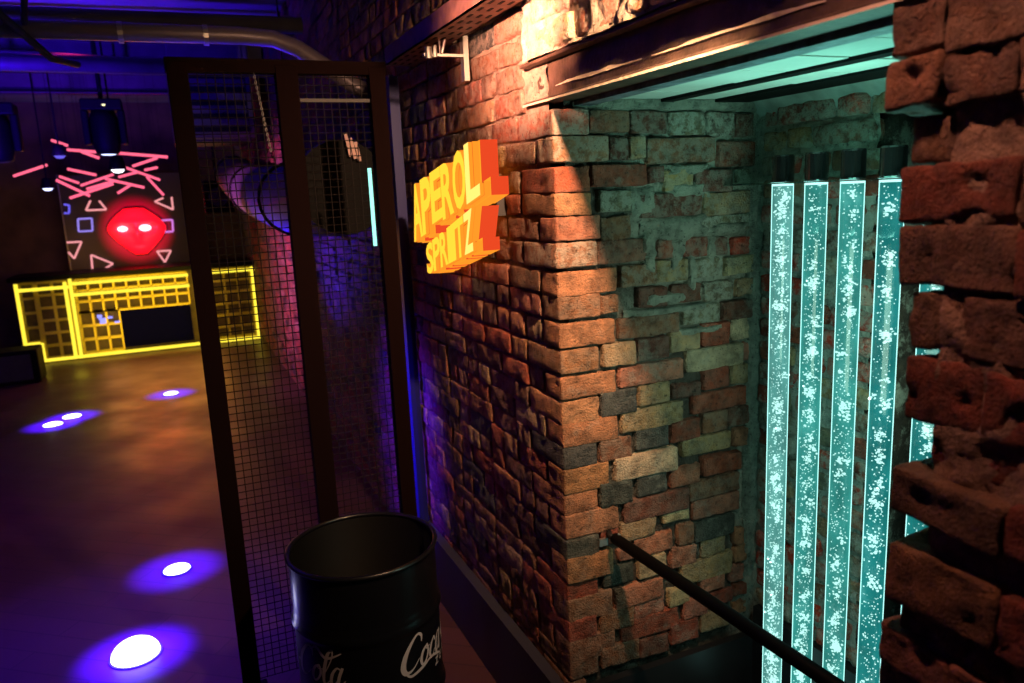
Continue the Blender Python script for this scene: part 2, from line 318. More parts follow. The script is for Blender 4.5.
# ------------------------------------------------------------------ room shell
def slab(name, a, b, m): mb = MB(); mb.box(a, b); return struct(mb.build(name, m))
slab('floor', (-4.5, -1.5, -0.1), (3.2, 14.2, 0), M_floor)
slab('ceiling', (-4.5, -1.5, 3.75), (3.2, 14.2, 3.9), M_ceil)
slab('wall_left', (-4.6, -1.5, 0), (-4.5, 14.2, 3.75), mat('dark_wall', (0.08, 0.06, 0.06), .8, var=.3))
slab('wall_far', (-4.5, 14.0, 0), (3.2, 14.15, 3.75), mat('brown_wall', (0.09, 0.045, 0.03), .8, var=.4, scale=3, bump=.3))

YC = 2.16
rows = [(0.377-.083*k, 0.449-.083*k) for k in range(4, 0, -1)] + ROWS[::-1]
z = 2.334
while z < 3.7: rows.append((z, z+.073)); z += .084
# side wall of the recess
mb = MB(); rnd = random.Random(11)
for i, (x0, x1, z0, z1, k) in enumerate(SIDE):
    if x0 < 1.106: x0 = 1.10
    pr = rnd.uniform(-.005, .006); sm = SM[k] + (0.25 if (z0 > 1.7 and x0 > 1.3) else 0)
    if x0 == 1.10: continue
    rbox(mb, (x0-.003, YC+pr, z0-.004), (x1+.003, YC+.06, z1+.004), bcol(k, rnd, 1, sm), (14, 3, 8), .0065, .0034, i, skew=.005, skip=('+y',))
def side_mortar(p):
    # pale repair mortar in the upper courses and inner corner, old sooty joints below
    t = max(0, min(1, (p.z-1.45+.25*noise.noise(p*6))/.35)); u = max(0, min(1, (p.x-1.80)/.06)); t = max(t*min(1, max(0, (p.x-1.28)/.15)), u)
    return (.05+.27*t, .042+.29*t, .034+.24*t, .1+.5*t)
mortar(mb, (1.15, YC+.024, 0.30), (0.80, 0, 0), (0, 0, 2.15), (0, -1, 0), 130, 330, side_mortar, .010, 16)
# raised smears of mortar on the upper courses
for (cx_, cz_, wx, wz) in [(1.56, 1.93, .14, .05), (1.42, 2.02, .06, .06), (1.60, 2.06, .10, .03), (1.45, 1.86, .03, .08), (1.56, 1.86, .04, .07), (1.70, 1.87, .025, .07),
                           (1.60, 2.13, .10, .02), (1.62, 1.78, .02, .08), (1.50, 1.70, .10, .025), (1.75, 1.92, .14, .025), (1.90, 1.2, .035, .9), (1.60, 2.342, .42, .025), (1.55, 1.66, .2, .014), (1.66, 1.575, .12, .014)]:
    vs = []; fs = []; nu, nv = 24, 16 if wz < .5 else 160
    for j in range(nv+1):
        for i in range(nu+1):
            u = 2*i/nu-1; v = 2*j/nv-1; p = Vector((cx_+u*wx, YC, cz_+v*wz))
            e = 1-max(abs(u), abs(v))**2 + .5*noise.noise(p*25)+.3*noise.noise(p*60)
            vs.append((p.x, YC+.022-.030*max(0, min(1, e*1.3))-.004*noise.noise(p*50), p.z))
    for j in range(nv):
        for i in range(nu):
            a = j*(nu+1)+i; fs.append((a, a+1, a+nu+2, a+nu+1))
    mb.add(vs, fs, (0.25, 0.27, 0.22, .3))
struct(mb.build('wall_recess_side', M_side, smooth=True))

# long room wall with the shared corner bricks
mb = MB(); rnd = random.Random(5)
corner = {}
for (x0, x1, z0, z1, k) in SIDE:
    if x0 < 1.106: corner[round(z0, 3)] = (x1, z1, k)
palette = 'oorrbbbddpptk'
for ri, (z0, z1) in enumerate(rows):
    key = round(z0, 3); y = YC
    if z0 > 2.33: y = 2.37 if z0 < 2.5 else 2.2
    if key in corner:
        x1, zz, k = corner[key]
        ly = .12 if x1 > 1.25 else .25
        rbox(mb, (1.10, YC+rnd.uniform(-.004, .004), z0-.004), (x1+.003, YC+ly, z1+.004), bcol(k, rnd), (14, 8, 8), .0055, .0034, ri+500, skip=('+y',))
        y = YC+ly+.012
    elif z0 < .37: y = YC+rnd.uniform(-.1, 0)
    near = True
    while y < 12.6:
        ln = rnd.choice([.24, .25, .12, .25, .12]) + rnd.uniform(-.012, .012)
        if y > 5: ln *= 1.2
        k = rnd.choice(palette); pr = rnd.uniform(-.004, .004) if y < 5 else rnd.uniform(-.012, .008)
        if y < 5.0:
            res = (2, 10, 5); sk = ('+x', '-y') if False else ('+x',)
        else: res = (1, 3, 2); sk = ('+x', '-y', '+y', '-z', '+z')
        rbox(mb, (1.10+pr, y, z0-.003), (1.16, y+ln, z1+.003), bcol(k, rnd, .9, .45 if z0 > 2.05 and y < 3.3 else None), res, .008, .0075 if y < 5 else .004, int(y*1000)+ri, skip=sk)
        y += ln + rnd.uniform(.008, .016)
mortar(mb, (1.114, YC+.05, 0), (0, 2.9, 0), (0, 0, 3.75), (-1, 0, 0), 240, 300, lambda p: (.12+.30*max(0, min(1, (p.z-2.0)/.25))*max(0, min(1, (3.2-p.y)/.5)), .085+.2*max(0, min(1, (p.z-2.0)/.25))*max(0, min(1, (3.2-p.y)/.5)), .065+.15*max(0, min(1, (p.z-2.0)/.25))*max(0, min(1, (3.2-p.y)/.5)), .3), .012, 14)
mortar(mb, (1.122, 5.05, 0), (0, 8.95, 0), (0, 0, 3.75), (-1, 0, 0), 300, 120, (0.20, 0.15, 0.12, .2), .02, 5)
mb.box((1.165, YC+.14, 0), (1.30, 14, 2.33)); mb.box((1.165, 2.45, 2.33), (1.30, 14, 3.75))
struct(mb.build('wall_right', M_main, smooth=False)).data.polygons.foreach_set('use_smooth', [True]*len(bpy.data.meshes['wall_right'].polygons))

# back wall of the recess, ends at a dark opening
mb = MB(); rnd = random.Random(21)
XB = 1.905
for ri in range(24):
    z0 = .385+ri*.0815; y = YC-.01-(.12 if ri % 2 else .0)
    y0 = YC
    while y0 > 1.70:
        ln = rnd.choice([.12, .25, .12, .12])+rnd.uniform(-.01, .01)
        if y0 == YC and ri % 2: ln = .07
        k = rnd.choice('rRRbrgtRpb'); end = max(y0-ln, 1.645+rnd.uniform(-.01, .01))
        rbox(mb, (XB+rnd.uniform(-.004, .008), end, z0), (XB+.07, y0-.01, z0+.068), bcol(k, rnd, .95, rnd.choice([.0, .1, .5, .7])), (2, 9, 5), .013, .006, ri*31+int(y0*100), skip=('+x',))
        y0 -= ln
mortar(mb, (XB+.014, YC+.03, .33), (0, -.515, 0), (0, 0, 2.1), (-1, 0, 0), 70, 250, (0.30, 0.32, 0.27, .6), .014, 15)
mb.box((XB+.05, 1.64, 0), (XB+.2, YC, 2.34))
struct(mb.build('wall_recess_back', M_back, smooth=True))
slab('wall_recess_void', (2.25, -.5, 0), (2.30, 1.75, 2.6), M_black)
slab('wall_recess_panel', (1.93, -.5, 0), (2.25, 1.635, 0.02), M_black)

# near broken jamb
mb = MB(); rnd = random.Random(3)
PR = [(2.264,2.352,.943,0),(2.184,2.256,.944,.006),(2.100,2.172,.914,-.02),(2.004,2.090,.917,-.004),(1.898,1.992,.912,0),(1.790,1.884,.893,-.012),(1.676,1.780,.888,-.006),
      (1.598,1.664,.845,-.022),(1.505,1.584,.884,.014),(1.462,1.498,.822,-.03),(1.350,1.452,.884,.022),(1.284,1.342,.870,-.01),(1.205,1.276,.900,.01),(1.115,1.195,.906,.0),
      (1.03,1.105,.90,0),(.945,1.02,.905,0),(.86,.935,.9,0),(.775,.85,.89,0),(.69,.765,.90,0),(.60,.68,.89,0),(.515,.59,.90,0),(.43,.505,.9,0),(.345,.42,.9,0),(.26,.335,.9,0),(.175,.25,.9,0),(.09,.165,.9,0),(.005,.08,.9,0)]
for ri, (z0, z1, ye, pr) in enumerate(PR):
    y = ye + (.005 if ri not in (7, 9) else -.002); first = True
    while y > -.6:
        ln = (rnd.choice([.10, .14, .2]) if first else rnd.choice([.24, .12, .25])) if y > -.1 else .25
        k = rnd.choice('rborbpb'); p2 = pr + rnd.uniform(-.007, .007)
        for (xa, xb_) in ((1.10-p2, 1.215), (1.225, 1.36)):
            yy = y if xa < 1.2 else y-rnd.uniform(.0, .03)
            rbox(mb, (xa, y-ln+.004, z0-.002), (xb_, yy, z1+.003), bcol(k, rnd, .72), (10, 18, 9) if y > .3 else (2, 3, 3), .006, .0075, ri*77+int(y*500)+int(xa*10), skew=.012)
        y -= ln; first = False
mortar(mb, (1.115, .835, 0), (0, -1.4, 0), (0, 0, 2.35), (-1, 0, 0), 170, 300, (0.30, 0.17, 0.11, .3), .011, 16)
mb.box((1.15, -.6, 0), (1.35, .80, 2.352))
struct(mb.build('wall_front', M_pill, smooth=True))

# masonry carried by the girder
mb = MB(); rnd = random.Random(9)
z = 2.485; ri = 0
while z < 3.74:
    y = 2.36 - (.13 if ri % 2 else 0) - (0.0 if ri else .02)
    if ri == 0: y = 2.33
    while y > -1.4:
        ln = rnd.choice([.24, .25, .12])+rnd.uniform(-.01, .01)
        k = rnd.choice('ootpwo'); pr = rnd.uniform(-.01, .01) + (.004 if ri < 1 else .012 if ri < 2 else 0)
        rbox(mb, (1.075-pr, y-ln, z), (1.17, y-.008, z+.078), bcol(k, rnd, 1.1, .95 if ri < 2 and y < 2.25 else .3), (3, 12, 6) if y > .5 else (1, 3, 2), .010, .006, ri*91+int(y*300), skip=('+x',))
        y -= ln
    z += .086; ri += 1
mortar(mb, (1.077, 2.30, 2.48), (0, -3.6, 0), (0, 0, 1.27), (-1, 0, 0), 300, 130, (0.5, 0.38, 0.30, .5), .012, 11)
mb.box((1.12, -1.5, 2.48), (1.30, 2.34, 3.75))
struct(mb.build('wall_upper', M_up, smooth=True))

# plinths
slab('baseboard_right', (1.055, YC-.03, 0), (1.10, 3.86, .345), mat('black_board', (.03, .03, .045), .5))
slab('baseboard_recess_side', (1.10, YC-.03, 0), (1.90, YC+.0, .35), M_black)
slab('baseboard_recess_back', (1.885, 1.2, 0), (1.93, YC-.03, .47), M_black)
slab('floor_platform', (1.30, -.6, 0), (1.885, YC-.03, .02), M_black)

# girder across the opening
def at_y(o): return o
mb = MB(); Y0, Y1 = -.6, 2.355
mb.box((1.095, Y0, 2.350), (1.225, Y1, 2.362)); mb.box((1.118, Y0, 2.362), (1.13, Y1, 2.468)); mb.box((1.085, Y0, 2.468), (1.225, Y1, 2.480))
g = struct(mb.build('trim_1', M_girder, bevel=.003))
mb = MB(); mb.box((1.093, Y0, 2.3495), (1.0965, Y1, 2.3555)); struct(mb.build('trim_2', M_plaster_lip))  # pale strip on the bottom flange lip, painting its lit edge
# paint torn along the web, bare plaster showing
for q, (ya, yb) in enumerate([(2.16, 1.69), (1.65, 1.10), (1.02, .4)]):
    vs = []; fs = []; n_ = 60
    for i in range(n_+1):
        t = i/n_; y = ya+(yb-ya)*t; h = .0075*math.sin(PI*t)**.5*(.75+.7*noise.noise(Vector((y*7, q+.3, 0)))+.5*noise.noise(Vector((y*23, q+.6, 4))))
        zc = 2.392+.004*noise.noise(Vector((y*6, 3, q)))
        vs += [(1.1155, y, zc-max(.0012, h*.4)), (1.1155, y, zc+max(.0012, h))]
    for i in range(n_): fs.append((2*i, 2*i+1, 2*i+3, 2*i+2))
    mb = MB(); mb.add(vs, fs); struct(mb.build('trim_%d' % (3+q), M_plaster_lip))
mb = MB(); mb.box((1.185, Y0, 2.335), (1.245, YC+.05, 2.350)); struct(mb.build('trim_6', M_flange))
# soffit: boards between two more dark girders, then a plaster cove
mb = MB(); y = YC+.03; rnd = random.Random(2)
while y > -.5:
    wd = .2; mb.box((1.225, y-wd+.005, 2.353+rnd.uniform(-.001, .002)), (1.73, y, 2.375)); y -= wd
struct(mb.build('ceiling_recess', M_board, bevel=.002))
mb = MB(); mb.box((1.225, -.6, 2.402), (2.3, 2.3, 2.45)); struct(mb.build('ceiling_recess_top', M_dark))
for q, (xa, xb_) in enumerate([(1.490, 1.537), (1.705, 1.85)]):
    mb = MB(); mb.box((xa, Y0, 2.345), (xb_, YC+.04, 2.356)); mb.box(((xa+xb_)/2-.005, Y0, 2.356), ((xa+xb_)/2+.005, YC+.04, 2.385))
    struct(mb.build('trim_%d' % (7+q), M_fix))
mb = MB(); vs = []; fs = []; nu, nv = 50, 10
for j in range(nv+1):
    for i in range(nu+1):
        t = j/nv; p = Vector((1.80+.13*math.sin(t*PI/2), YC+.03-2.6*i/nu, 2.262+.10*math.cos(t*PI/2)))
        vs.append(p+Vector((-.5, 0, -.8))*.012*noise.noise(p*10))
for j in range(nv):
    for i in range(nu):
        a = j*(nu+1)+i; fs.append((a, a+1, a+nu+2, a+nu+1))
mb.add(vs, fs); struct(mb.build('trim_9', M_cove, smooth=True))

# ------------------------------------------------------------------ bubble tubes
XT = 1.785
def bubble_tube(i, y, water, dens, label):
    t = thing('bubble_tube', (XT, y, .02), label, 'bubble lamp', 'glowing bubble columns in the recess')
    rnd = random.Random(40+i); R = .031
    mb = MB(); mb.lathe([(R, 0.13), (R, 2.068)], (XT, y, 0), 32); mb.build('water_column', water, t, smooth=True)
    mb = MB(); mb.lathe([(R+.003, .13), (R+.003, 2.068), (R-.001, 2.068)], (XT, y, 0), 32)
    # edge brightening of the tube, put in as glowing rods at the sides
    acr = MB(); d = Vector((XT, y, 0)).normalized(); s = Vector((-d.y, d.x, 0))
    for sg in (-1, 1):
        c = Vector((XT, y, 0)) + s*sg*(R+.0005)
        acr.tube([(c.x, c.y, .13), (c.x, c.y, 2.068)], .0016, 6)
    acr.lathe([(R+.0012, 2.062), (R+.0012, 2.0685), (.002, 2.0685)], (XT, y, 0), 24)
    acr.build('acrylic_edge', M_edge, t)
    b_ = MB(); dens_n = int(900*dens)
    def bub(px, py, pz, r, sq=1.0):
        vs = []; n1, n2 = 6, 3
        vs.append((px, py, pz+r*sq))
        for a in range(1, n2+1):
            ph = PI*a/(n2+1)
            for k in range(n1): vs.append((px+r*math.sin(ph)*math.cos(2*PI*k/n1), py+r*math.sin(ph)*math.sin(2*PI*k/n1), pz+r*sq*math.cos(ph)))
        vs.append((px, py, pz-r*sq)); fs = []
        for k in range(n1): fs.append((0, 1+k, 1+(k+1) % n1)); 
        for a in range(n2-1):
            for k in range(n1): fs.append((1+a*n1+k, 1+(a+1)*n1+k, 1+(a+1)*n1+(k+1) % n1, 1+a*n1+(k+1) % n1))
        for k in range(n1): fs.append((len(vs)-1, 1+(n2-1)*n1+(k+1) % n1, 1+(n2-1)*n1+k))
        b_.add(vs, fs)
    clus = [(rnd.uniform(.2, 2.05), rnd.uniform(.3, 1)) for _ in range(int(30*dens)+14)]
    for _ in range(dens_n):
        a = rnd.random()*2*PI; rr = (R-.004)*math.sqrt(rnd.random())
        low = rnd.random()
        zz = .14+1.92*(low**1.25)
        bub(XT+rr*math.cos(a), y+rr*math.sin(a), zz, rnd.uniform(.0009, .0026))
    for (zc, wgt) in clus:
        ac = rnd.random()*2*PI; rc = rnd.uniform(0, .017)
        for _ in range(int(15*wgt)+5):
            a = rnd.random()*2*PI; rr = rnd.random()*.017
            px = XT+rc*math.cos(ac)+rr*math.cos(a); py = y+rc*math.sin(ac)+rr*math.sin(a)
            bub(px, py, zc+rnd.gauss(0, .008), rnd.uniform(.0020, .0052), rnd.uniform(.5, .9))
    o = b_.build('bubbles', M_bub, t, smooth=True); o['kind'] = 'stuff'
    cp = MB(); cp.lathe([(0, 2.074), (R+.001, 2.074), (R+.003, 2.078), (R+.003, 2.152), (R+.001, 2.157), (0, 2.157)], (XT, y, 0), 32)
    cp.build('end_cap', M_capm, t, smooth=False)
    bs = MB(); bs.lathe([(0, .02), (.05, .02), (.05, .10), (.036, .13), (0, .13)], (XT, y, 0), 32); bs.build('base', M_blacksteel, t)
M_capm = mat('black_anodised_cap', (0.010, 0.009, 0.009), 0.18, 0.0, coat=1)
for i, (y, wtr, dn, lb) in enumerate([
    (1.915, 0, 1.5, 'pale glowing bubble tube nearest the brick corner, leftmost of the row'),
    (1.776, 1, 1.2, 'second glowing bubble tube from the left, dense fine bubbles all the way down'),
    (1.640, 1, .9, 'third glowing bubble tube from the left, clearer teal water'),
    (1.507, 2, .8, 'wide deep teal bubble tube just left of the broken brick jamb, with large bubble clusters'),
    (1.366, 2, .6, 'bubble tube mostly hidden behind the broken brick jamb, seen through its gaps')]):
    bubble_tube(i, y, M_water[wtr], dn, lb)
mb = MB(); mb.box((XT-.04, .95, 2.0685), (XT+.115, YC+.012, 2.0735))
tag(mb.build('acrylic_shelf', M_glass, bevel=.001), 'thin clear acrylic strip holding the tops of the bubble tubes', 'shelf')

# ------------------------------------------------------------------ handrail
t = thing('handrail', (1.28, YC-.01, .884), 'black round steel handrail fixed to the brick corner and crossing the recess', 'handrail')
mb = MB(); p0 = Vector((1.276, 2.10, .905)); p1 = Vector((1.19, .83, 1.005))
RA = Vector(RAIL[0]); RB = Vector(RAIL[1])
mb.tube([RA, RB], .0195, 20); mb.build('rail', M_fix, t, smooth=True)
mb = MB(); mb.tube([RA+Vector((0, 0.0, 0)), RA+Vector((-.005, .03, 0)), (1.272, YC+.012, RA.z)], .011, 10); brk = mb.build('bracket', M_blacksteel, t, smooth=True)
mb = MB(); mb.box((1.225, YC-.008, .862), (1.258, YC+.004, .888)); mb.build('wall_plate', M_galv, t)
mb = MB(); mb.tube([RA+Vector((.006, -.012, .014)), RA+Vector((.007, -.016, .020))], .005, 10); o = mb.build('screw', M_galv, brk); o['label'] = 'shiny screw head'
# ------------------------------------------------------------------ lettering
def text_mesh(s, off=0.0, res=3):
    cu = bpy.data.curves.new('txt', 'FONT'); cu.body = s; cu.size = 1; cu.offset = off; cu.resolution_u = res; cu.fill_mode = 'FRONT'
    o = bpy.data.objects.new('txt', cu); C.objects.link(o)
    dg = bpy.context.evaluated_depsgraph_get(); dg.update()
    me = o.evaluated_get(dg).to_mesh(); vs = [v.co.copy() for v in me.vertices]; fs = [tuple(p.vertices) for p in me.polygons]
    # boundary edges
    cnt = {}
    for f in fs:
        for a, b in zip(f, f[1:]+f[:1]): cnt.setdefault((min(a, b), max(a, b)), []).append((a, b))
    bd = [v[0] for v in cnt.values() if len(v) == 1]
    o.evaluated_get(dg).to_mesh_clear(); bpy.data.objects.remove(o); bpy.data.curves.remove(cu)
    xs = [v.x for v in vs]; ys = [v.y for v in vs]
    return vs, fs, bd, (min(xs), max(xs), min(ys), max(ys))

def letter_solid(s, off, fit, fn_front, fn_back, bb=None):
    """extruded letter; fit maps (u,v in 0..1) -> metric, returns verts/faces"""
    vs, fs, bd, box = text_mesh(s, off)
    bx = bb or box; x0, x1, y0, y1 = bx
    uv = [((v.x-x0)/(x1-x0), (v.y-y0)/(y1-y0)) for v in vs]
    n = len(vs); V = [fn_front(*q) for q in uv] + [fn_back(*q) for q in uv]
    F = list(fs); S = [(b, a, a+n, b+n) for a, b in bd]
    return V, F, S, box

M_face = glow('amber_letter_face', (1.0, 0.56, 0.035), 1.35)
M_side = glow('orange_letter_return', (1.0, 0.30, 0.02), 1.1)
M_hot = glow('white_hot_return', (1.0, 0.52, 0.10), 1.3)
M_side2 = glow('red_orange_return', (1.0, 0.08, 0.02), .85)
M_face2 = glow('pale_hot_letter_face', (1.0, .66, .14), 1.45)
M_halo = glow('red_orange_backing', (1.0, 0.36, 0.02), 1.1)
M_line = mat('dark_orange_outline', (0.3, 0.05, 0.0), .5, emit=(0.75, .12, .01), es=.8)

sign = thing('illuminated_sign', (1.05, 2.85, 2.0), 'glowing orange APEROL SPRITZ letter sign mounted on the brick wall', 'sign')
def sign_pt(y0, y1, zb0, zb1, h0, h1):
    def f(t, v, X): return (X, y0+(y1-y0)*t, zb0+(zb1-zb0)*t+(h0+(h1-h0)*t)*v)
    return f
def sign_row(word, y0, y1, zb0, zb1, h0, h1, drops=None, grow=None):
    n = len(word); P = sign_pt(y0, y1, zb0, zb1, h0, h1)
    for i, ch in enumerate(word):
        a = i/n - .004; b = (i+1)/n + .004
        hh = 1.0
        va, vb = (0, 1)
        if grow: va, vb = grow[i]
        par = None
        # layer 1: wider backing letter; layer 2: bright face; thin dark outline between
        for (off, xf, xb, ms, nm, pad) in ((.085, .995, 1.06, (M_halo, M_side, M_side2), 'letter_backing', .006), (.045, .972, .995, (M_line, M_side, M_hot), 'letter_outline', .0), (.030, .958, .972, (M_face2 if i == n-1 else M_face, M_side, M_hot), 'letter', -.004))[::-1]:
            p = pad
            f1 = lambda u, v: P(a-p/1.0+(b-a+2*p)*u, va-p*2+(vb-va+4*p)*v, xf)
            f2 = lambda u, v: P(a-p/1.0+(b-a+2*p)*u, va-p*2+(vb-va+4*p)*v, xb)
            V, F, S, bx = letter_solid(ch, off, None, f1, f2)
            mb = MB(); base = 0
            mb.add(V, F, mi=0); o_ = len(mb.v)-len(V)
            for q in S:
                pa, pb, pc = Vector(V[q[0]]), Vector(V[q[1]]), Vector(V[q[2]])
                nrm = (pb-pa).cross(pc-pb).normalized()
                mb.f.append(tuple(k+o_ for k in q)); mb.m.append(2 if abs(nrm.y) > .8 and nm == 'letter_backing' else 1)
            o = mb.build(nm, ms, par or sign); par = par or o
sign_row('APEROL', 3.24, 2.43, 1.885, 2.075, .24, .185, grow=[(0, 1), (0, 1.0), (.08, 1), (.02, 1.0), (.0, 1.05), (0, 1.06)])
sign_row('SPRITZ', 3.08, 2.52, 1.755, 1.885, .125, .15)
for y_, z_ in ((2.55, 2.0), (3.0, 1.9)):
    mb = MB(); mb.box((1.05, y_, z_), (1.12, y_+.03, z_+.10)); mb.build('wall_bracket', M_dark, sign)

# ------------------------------------------------------------------ drum bin
DC = (.503, 2.64); DR = .265
t = thing('drum_bin', (DC[0], DC[1], 0), 'open black steel drum used as a bin, Coca-Cola Zero lettering round its side', 'drum')
mb = MB(); R = DR
prof = [(0, .012), (R-.01, .012), (R-.002, 0), (R, .01)]
for k in range(61):
    z = .02+.81*k/60; b_ = 0
    for c in (.28, .600): b_ += .010*math.exp(-((z-c)/.010)**2) + .004*math.exp(-((z-c-.03)/.006)**2)
    prof.append((R+b_, z))
mb.lathe(prof, (DC[0], DC[1], 0), 96); body = mb.build('body', M_drum, t, smooth=True)
mb = MB(); mb.lathe([(R-.0005, .835), (R-.004, .83), (R-.004, .03), (0, .03)], (DC[0], DC[1], 0), 96); mb.build('inner_wall', M_fix, t, smooth=True)
mb = MB(); vs = []; n1 = 96; pts = [(R+.0015+.009*math.cos(a), .838+.009*math.sin(a)) for a in [2*PI*k/10 for k in range(11)]]
mb.lathe(pts, (DC[0], DC[1], 0), 96); mb.build('rim', M_drum, t, smooth=True)
V0 = math.atan2(-DC[1], -DC[0])   # toward the camera
def on_drum(s, h, r=.0012):       # s metres around (rightward), h height
    a = V0 + s/DR; return (DC[0]+(DR+r)*math.cos(a), DC[1]+(DR+r)*math.sin(a), h)
# hand-drawn script: strokes as (points, widths)
def ribbon(mb, pts, ws, fn, sub=7):
    P = [Vector((a, b, 0)) for a, b in pts]; out = []
    n = len(P)
    for i in range(n-1):
        p0, p1, p2, p3 = P[max(i-1, 0)], P[i], P[i+1], P[min(i+2, n-1)]
        for k in range(sub):
            t = k/sub; t2 = t*t; t3 = t2*t
            q = .5*((2*p1)+(p2-p0)*t+(2*p0-5*p1+4*p2-p3)*t2+(3*p1-p0-3*p2+p3)*t3)
            out.append((q, ws[i]*(1-t)+ws[i+1]*t))
    out.append((P[-1], ws[-1])); vs = []
    for i, (q, w_) in enumerate(out):
        d = (out[min(i+1, len(out)-1)][0]-out[max(i-1, 0)][0]); d = d.normalized() if d.length > 1e-6 else Vector((1, 0, 0))
        nn = Vector((-d.y, d.x, 0))*w_*.5
        vs += [fn(q.x-nn.x, q.y-nn.y), fn(q.x+nn.x, q.y+nn.y)]
    mb.add(vs, [(2*i, 2*i+2, 2*i+3, 2*i+1) for i in range(len(out)-1)])
def big_c(x, tail):
    s = [([(x+.98, 1.12), (x+.93, 1.42), (x+.68, 1.55), (x+.38, 1.28), (x+.13, .80), (x+.08, .30), (x+.28, .0), (x+.62, .08), (x+.92, .42)], [.05, .12, .10, .16, .24, .26, .18, .08, .04])]
    if tail: s.append(([(x+.25, -.02), (x+.55, -.22), (x+1.1, -.12), (x+1.7, .03), (x+2.3, -.10), (x+2.7, -.30)], [.05, .12, .16, .10, .14, .05]))
    return s
def small_o(x): return [([(x+.38, .80), (x+.14, .62), (x+.05, .28), (x+.18, .0), (x+.38, .12), (x+.50, .45), (x+.38, .80), (x+.34, .62), (x+.62, .66)], [.07, .15, .17, .10, .10, .13, .08, .05, .04])]
def small_c(x): return [([(x+.48, .62), (x+.36, .82), (x+.14, .60), (x+.06, .25), (x+.22, .0), (x+.50, .25)], [.12, .08, .15, .16, .08, .04])]
def small_a(x): return [([(x+.44, .74), (x+.26, .80), (x+.08, .48), (x+.08, .10), (x+.24, .02), (x+.44, .40)], [.05, .09, .15, .15, .08, .05]), ([(x+.52, .84), (x+.42, .40), (x+.42, .05), (x+.55, .0), (x+.72, .25)], [.13, .15, .13, .08, .04])]
def small_l(x): return [([(x+.05, .25), (x+.30, .80), (x+.45, 1.30), (x+.40, 1.62), (x+.22, 1.35), (x+.12, .60), (x+.16, .08), (x+.30, .0), (x+.48, .22)], [.04, .05, .06, .10, .16, .17, .14, .08, .04])]
def logo(mb, s0, h0, sc_):
    st = big_c(0, True)+small_o(1.0)+small_c(1.6)+small_a(2.15)+[([(2.9, .42), (3.2, .50)], [.12, .12])]+big_c(3.2, False)+small_o(4.2)+small_l(4.75)+small_a(5.2)
    st.append(([(4.0, 1.4), (4.35, 1.62), (4.9, 1.2), (5.6, 1.5)], [.04, .12, .14, .05]))
    for pts, ws in st: ribbon(mb, pts, ws, lambda a, b: on_drum(s0+(a+.18*b)*sc_, h0+b*sc_))
mb = MB()
sc_ = .105
sc_ = .082
for s0 in (.095, -.585):
    mb = MB(); logo(mb, s0, .44, sc_); mb.build('script_lettering', M_print, body)
for s0 in (.095, -.585):
    mb = MB()
    for k, ch in enumerate('ZERO'):
        vs, fs, bd, bx = text_mesh(ch, .02)
        x0 = s0+.17+k*.042 if s0 > 0 else s0+.34+k*.042
        mb.add([on_drum(x0+v.x*.042+.2*v.y*.042, .388+v.y*.042) for v in vs], fs)
    mb.build('small_lettering', M_print, body)

# ------------------------------------------------------------------ mesh fence
YF = 3.2
t = thing('mesh_fence', (.5, YF, 0), 'black wire mesh fence on dark steel posts behind the drum', 'fence')
for (xa, xb_) in ((.050, .122), (.434, .517), (.798, .864)):
    mb = MB(); mb.box((xa, YF-.03, 0), (xb_, YF+.03, 2.60)); mb.box((xa-.03, YF-.07, 0), (xb_+.03, YF+.07, .012)); mb.build('post', M_post, t, bevel=.003)
mb = MB(); mb.box((.045, YF-.025, 2.57), (.87, YF+.025, 2.62)); mb.build('top_rail', M_post, t)
mb = MB(); mb.box((.517, YF-.012, 2.465), (.798, YF+.012, 2.478)); mb.build('cross_rail', M_dark, t)
for (xa, xb_) in ((.122, .434), (.517, .798)):
    mb = MB(); p = .0305; n_ = int(round((xb_-xa)/p))
    for k in range(n_+1):
        x = xa+(xb_-xa)*k/n_; mb.tube([(x, YF, .06), (x, YF, 2.57)], .0021, 5, False)
    z = .06
    while z < 2.57: mb.tube([(xa, YF+.004, z), (xb_, YF+.004, z)], .0021, 5, False); z += p
    mb.build('mesh_panel', M_wire, t)
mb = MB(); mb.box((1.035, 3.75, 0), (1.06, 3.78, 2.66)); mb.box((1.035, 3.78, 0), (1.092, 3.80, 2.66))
tag(mb.build('steel_upright', mat('blue_lit_steel', (.003, .004, .13), .5)), 'slim steel upright in blue light against the brick wall behind the drum', 'post')  # blue light on the upright is put into its colour
TEAL_A, TEAL_B = (.772, 3.185, 1.886), (.772, 3.185, 2.204)
mb = MB(); mb.tube([TEAL_A, TEAL_B], .008, 8)  # emissive rod drawn as a thin teal line
tag(mb.build('teal_rod', M_teal), 'thin upright mint green glowing rod beside the right-hand fence post', 'light')

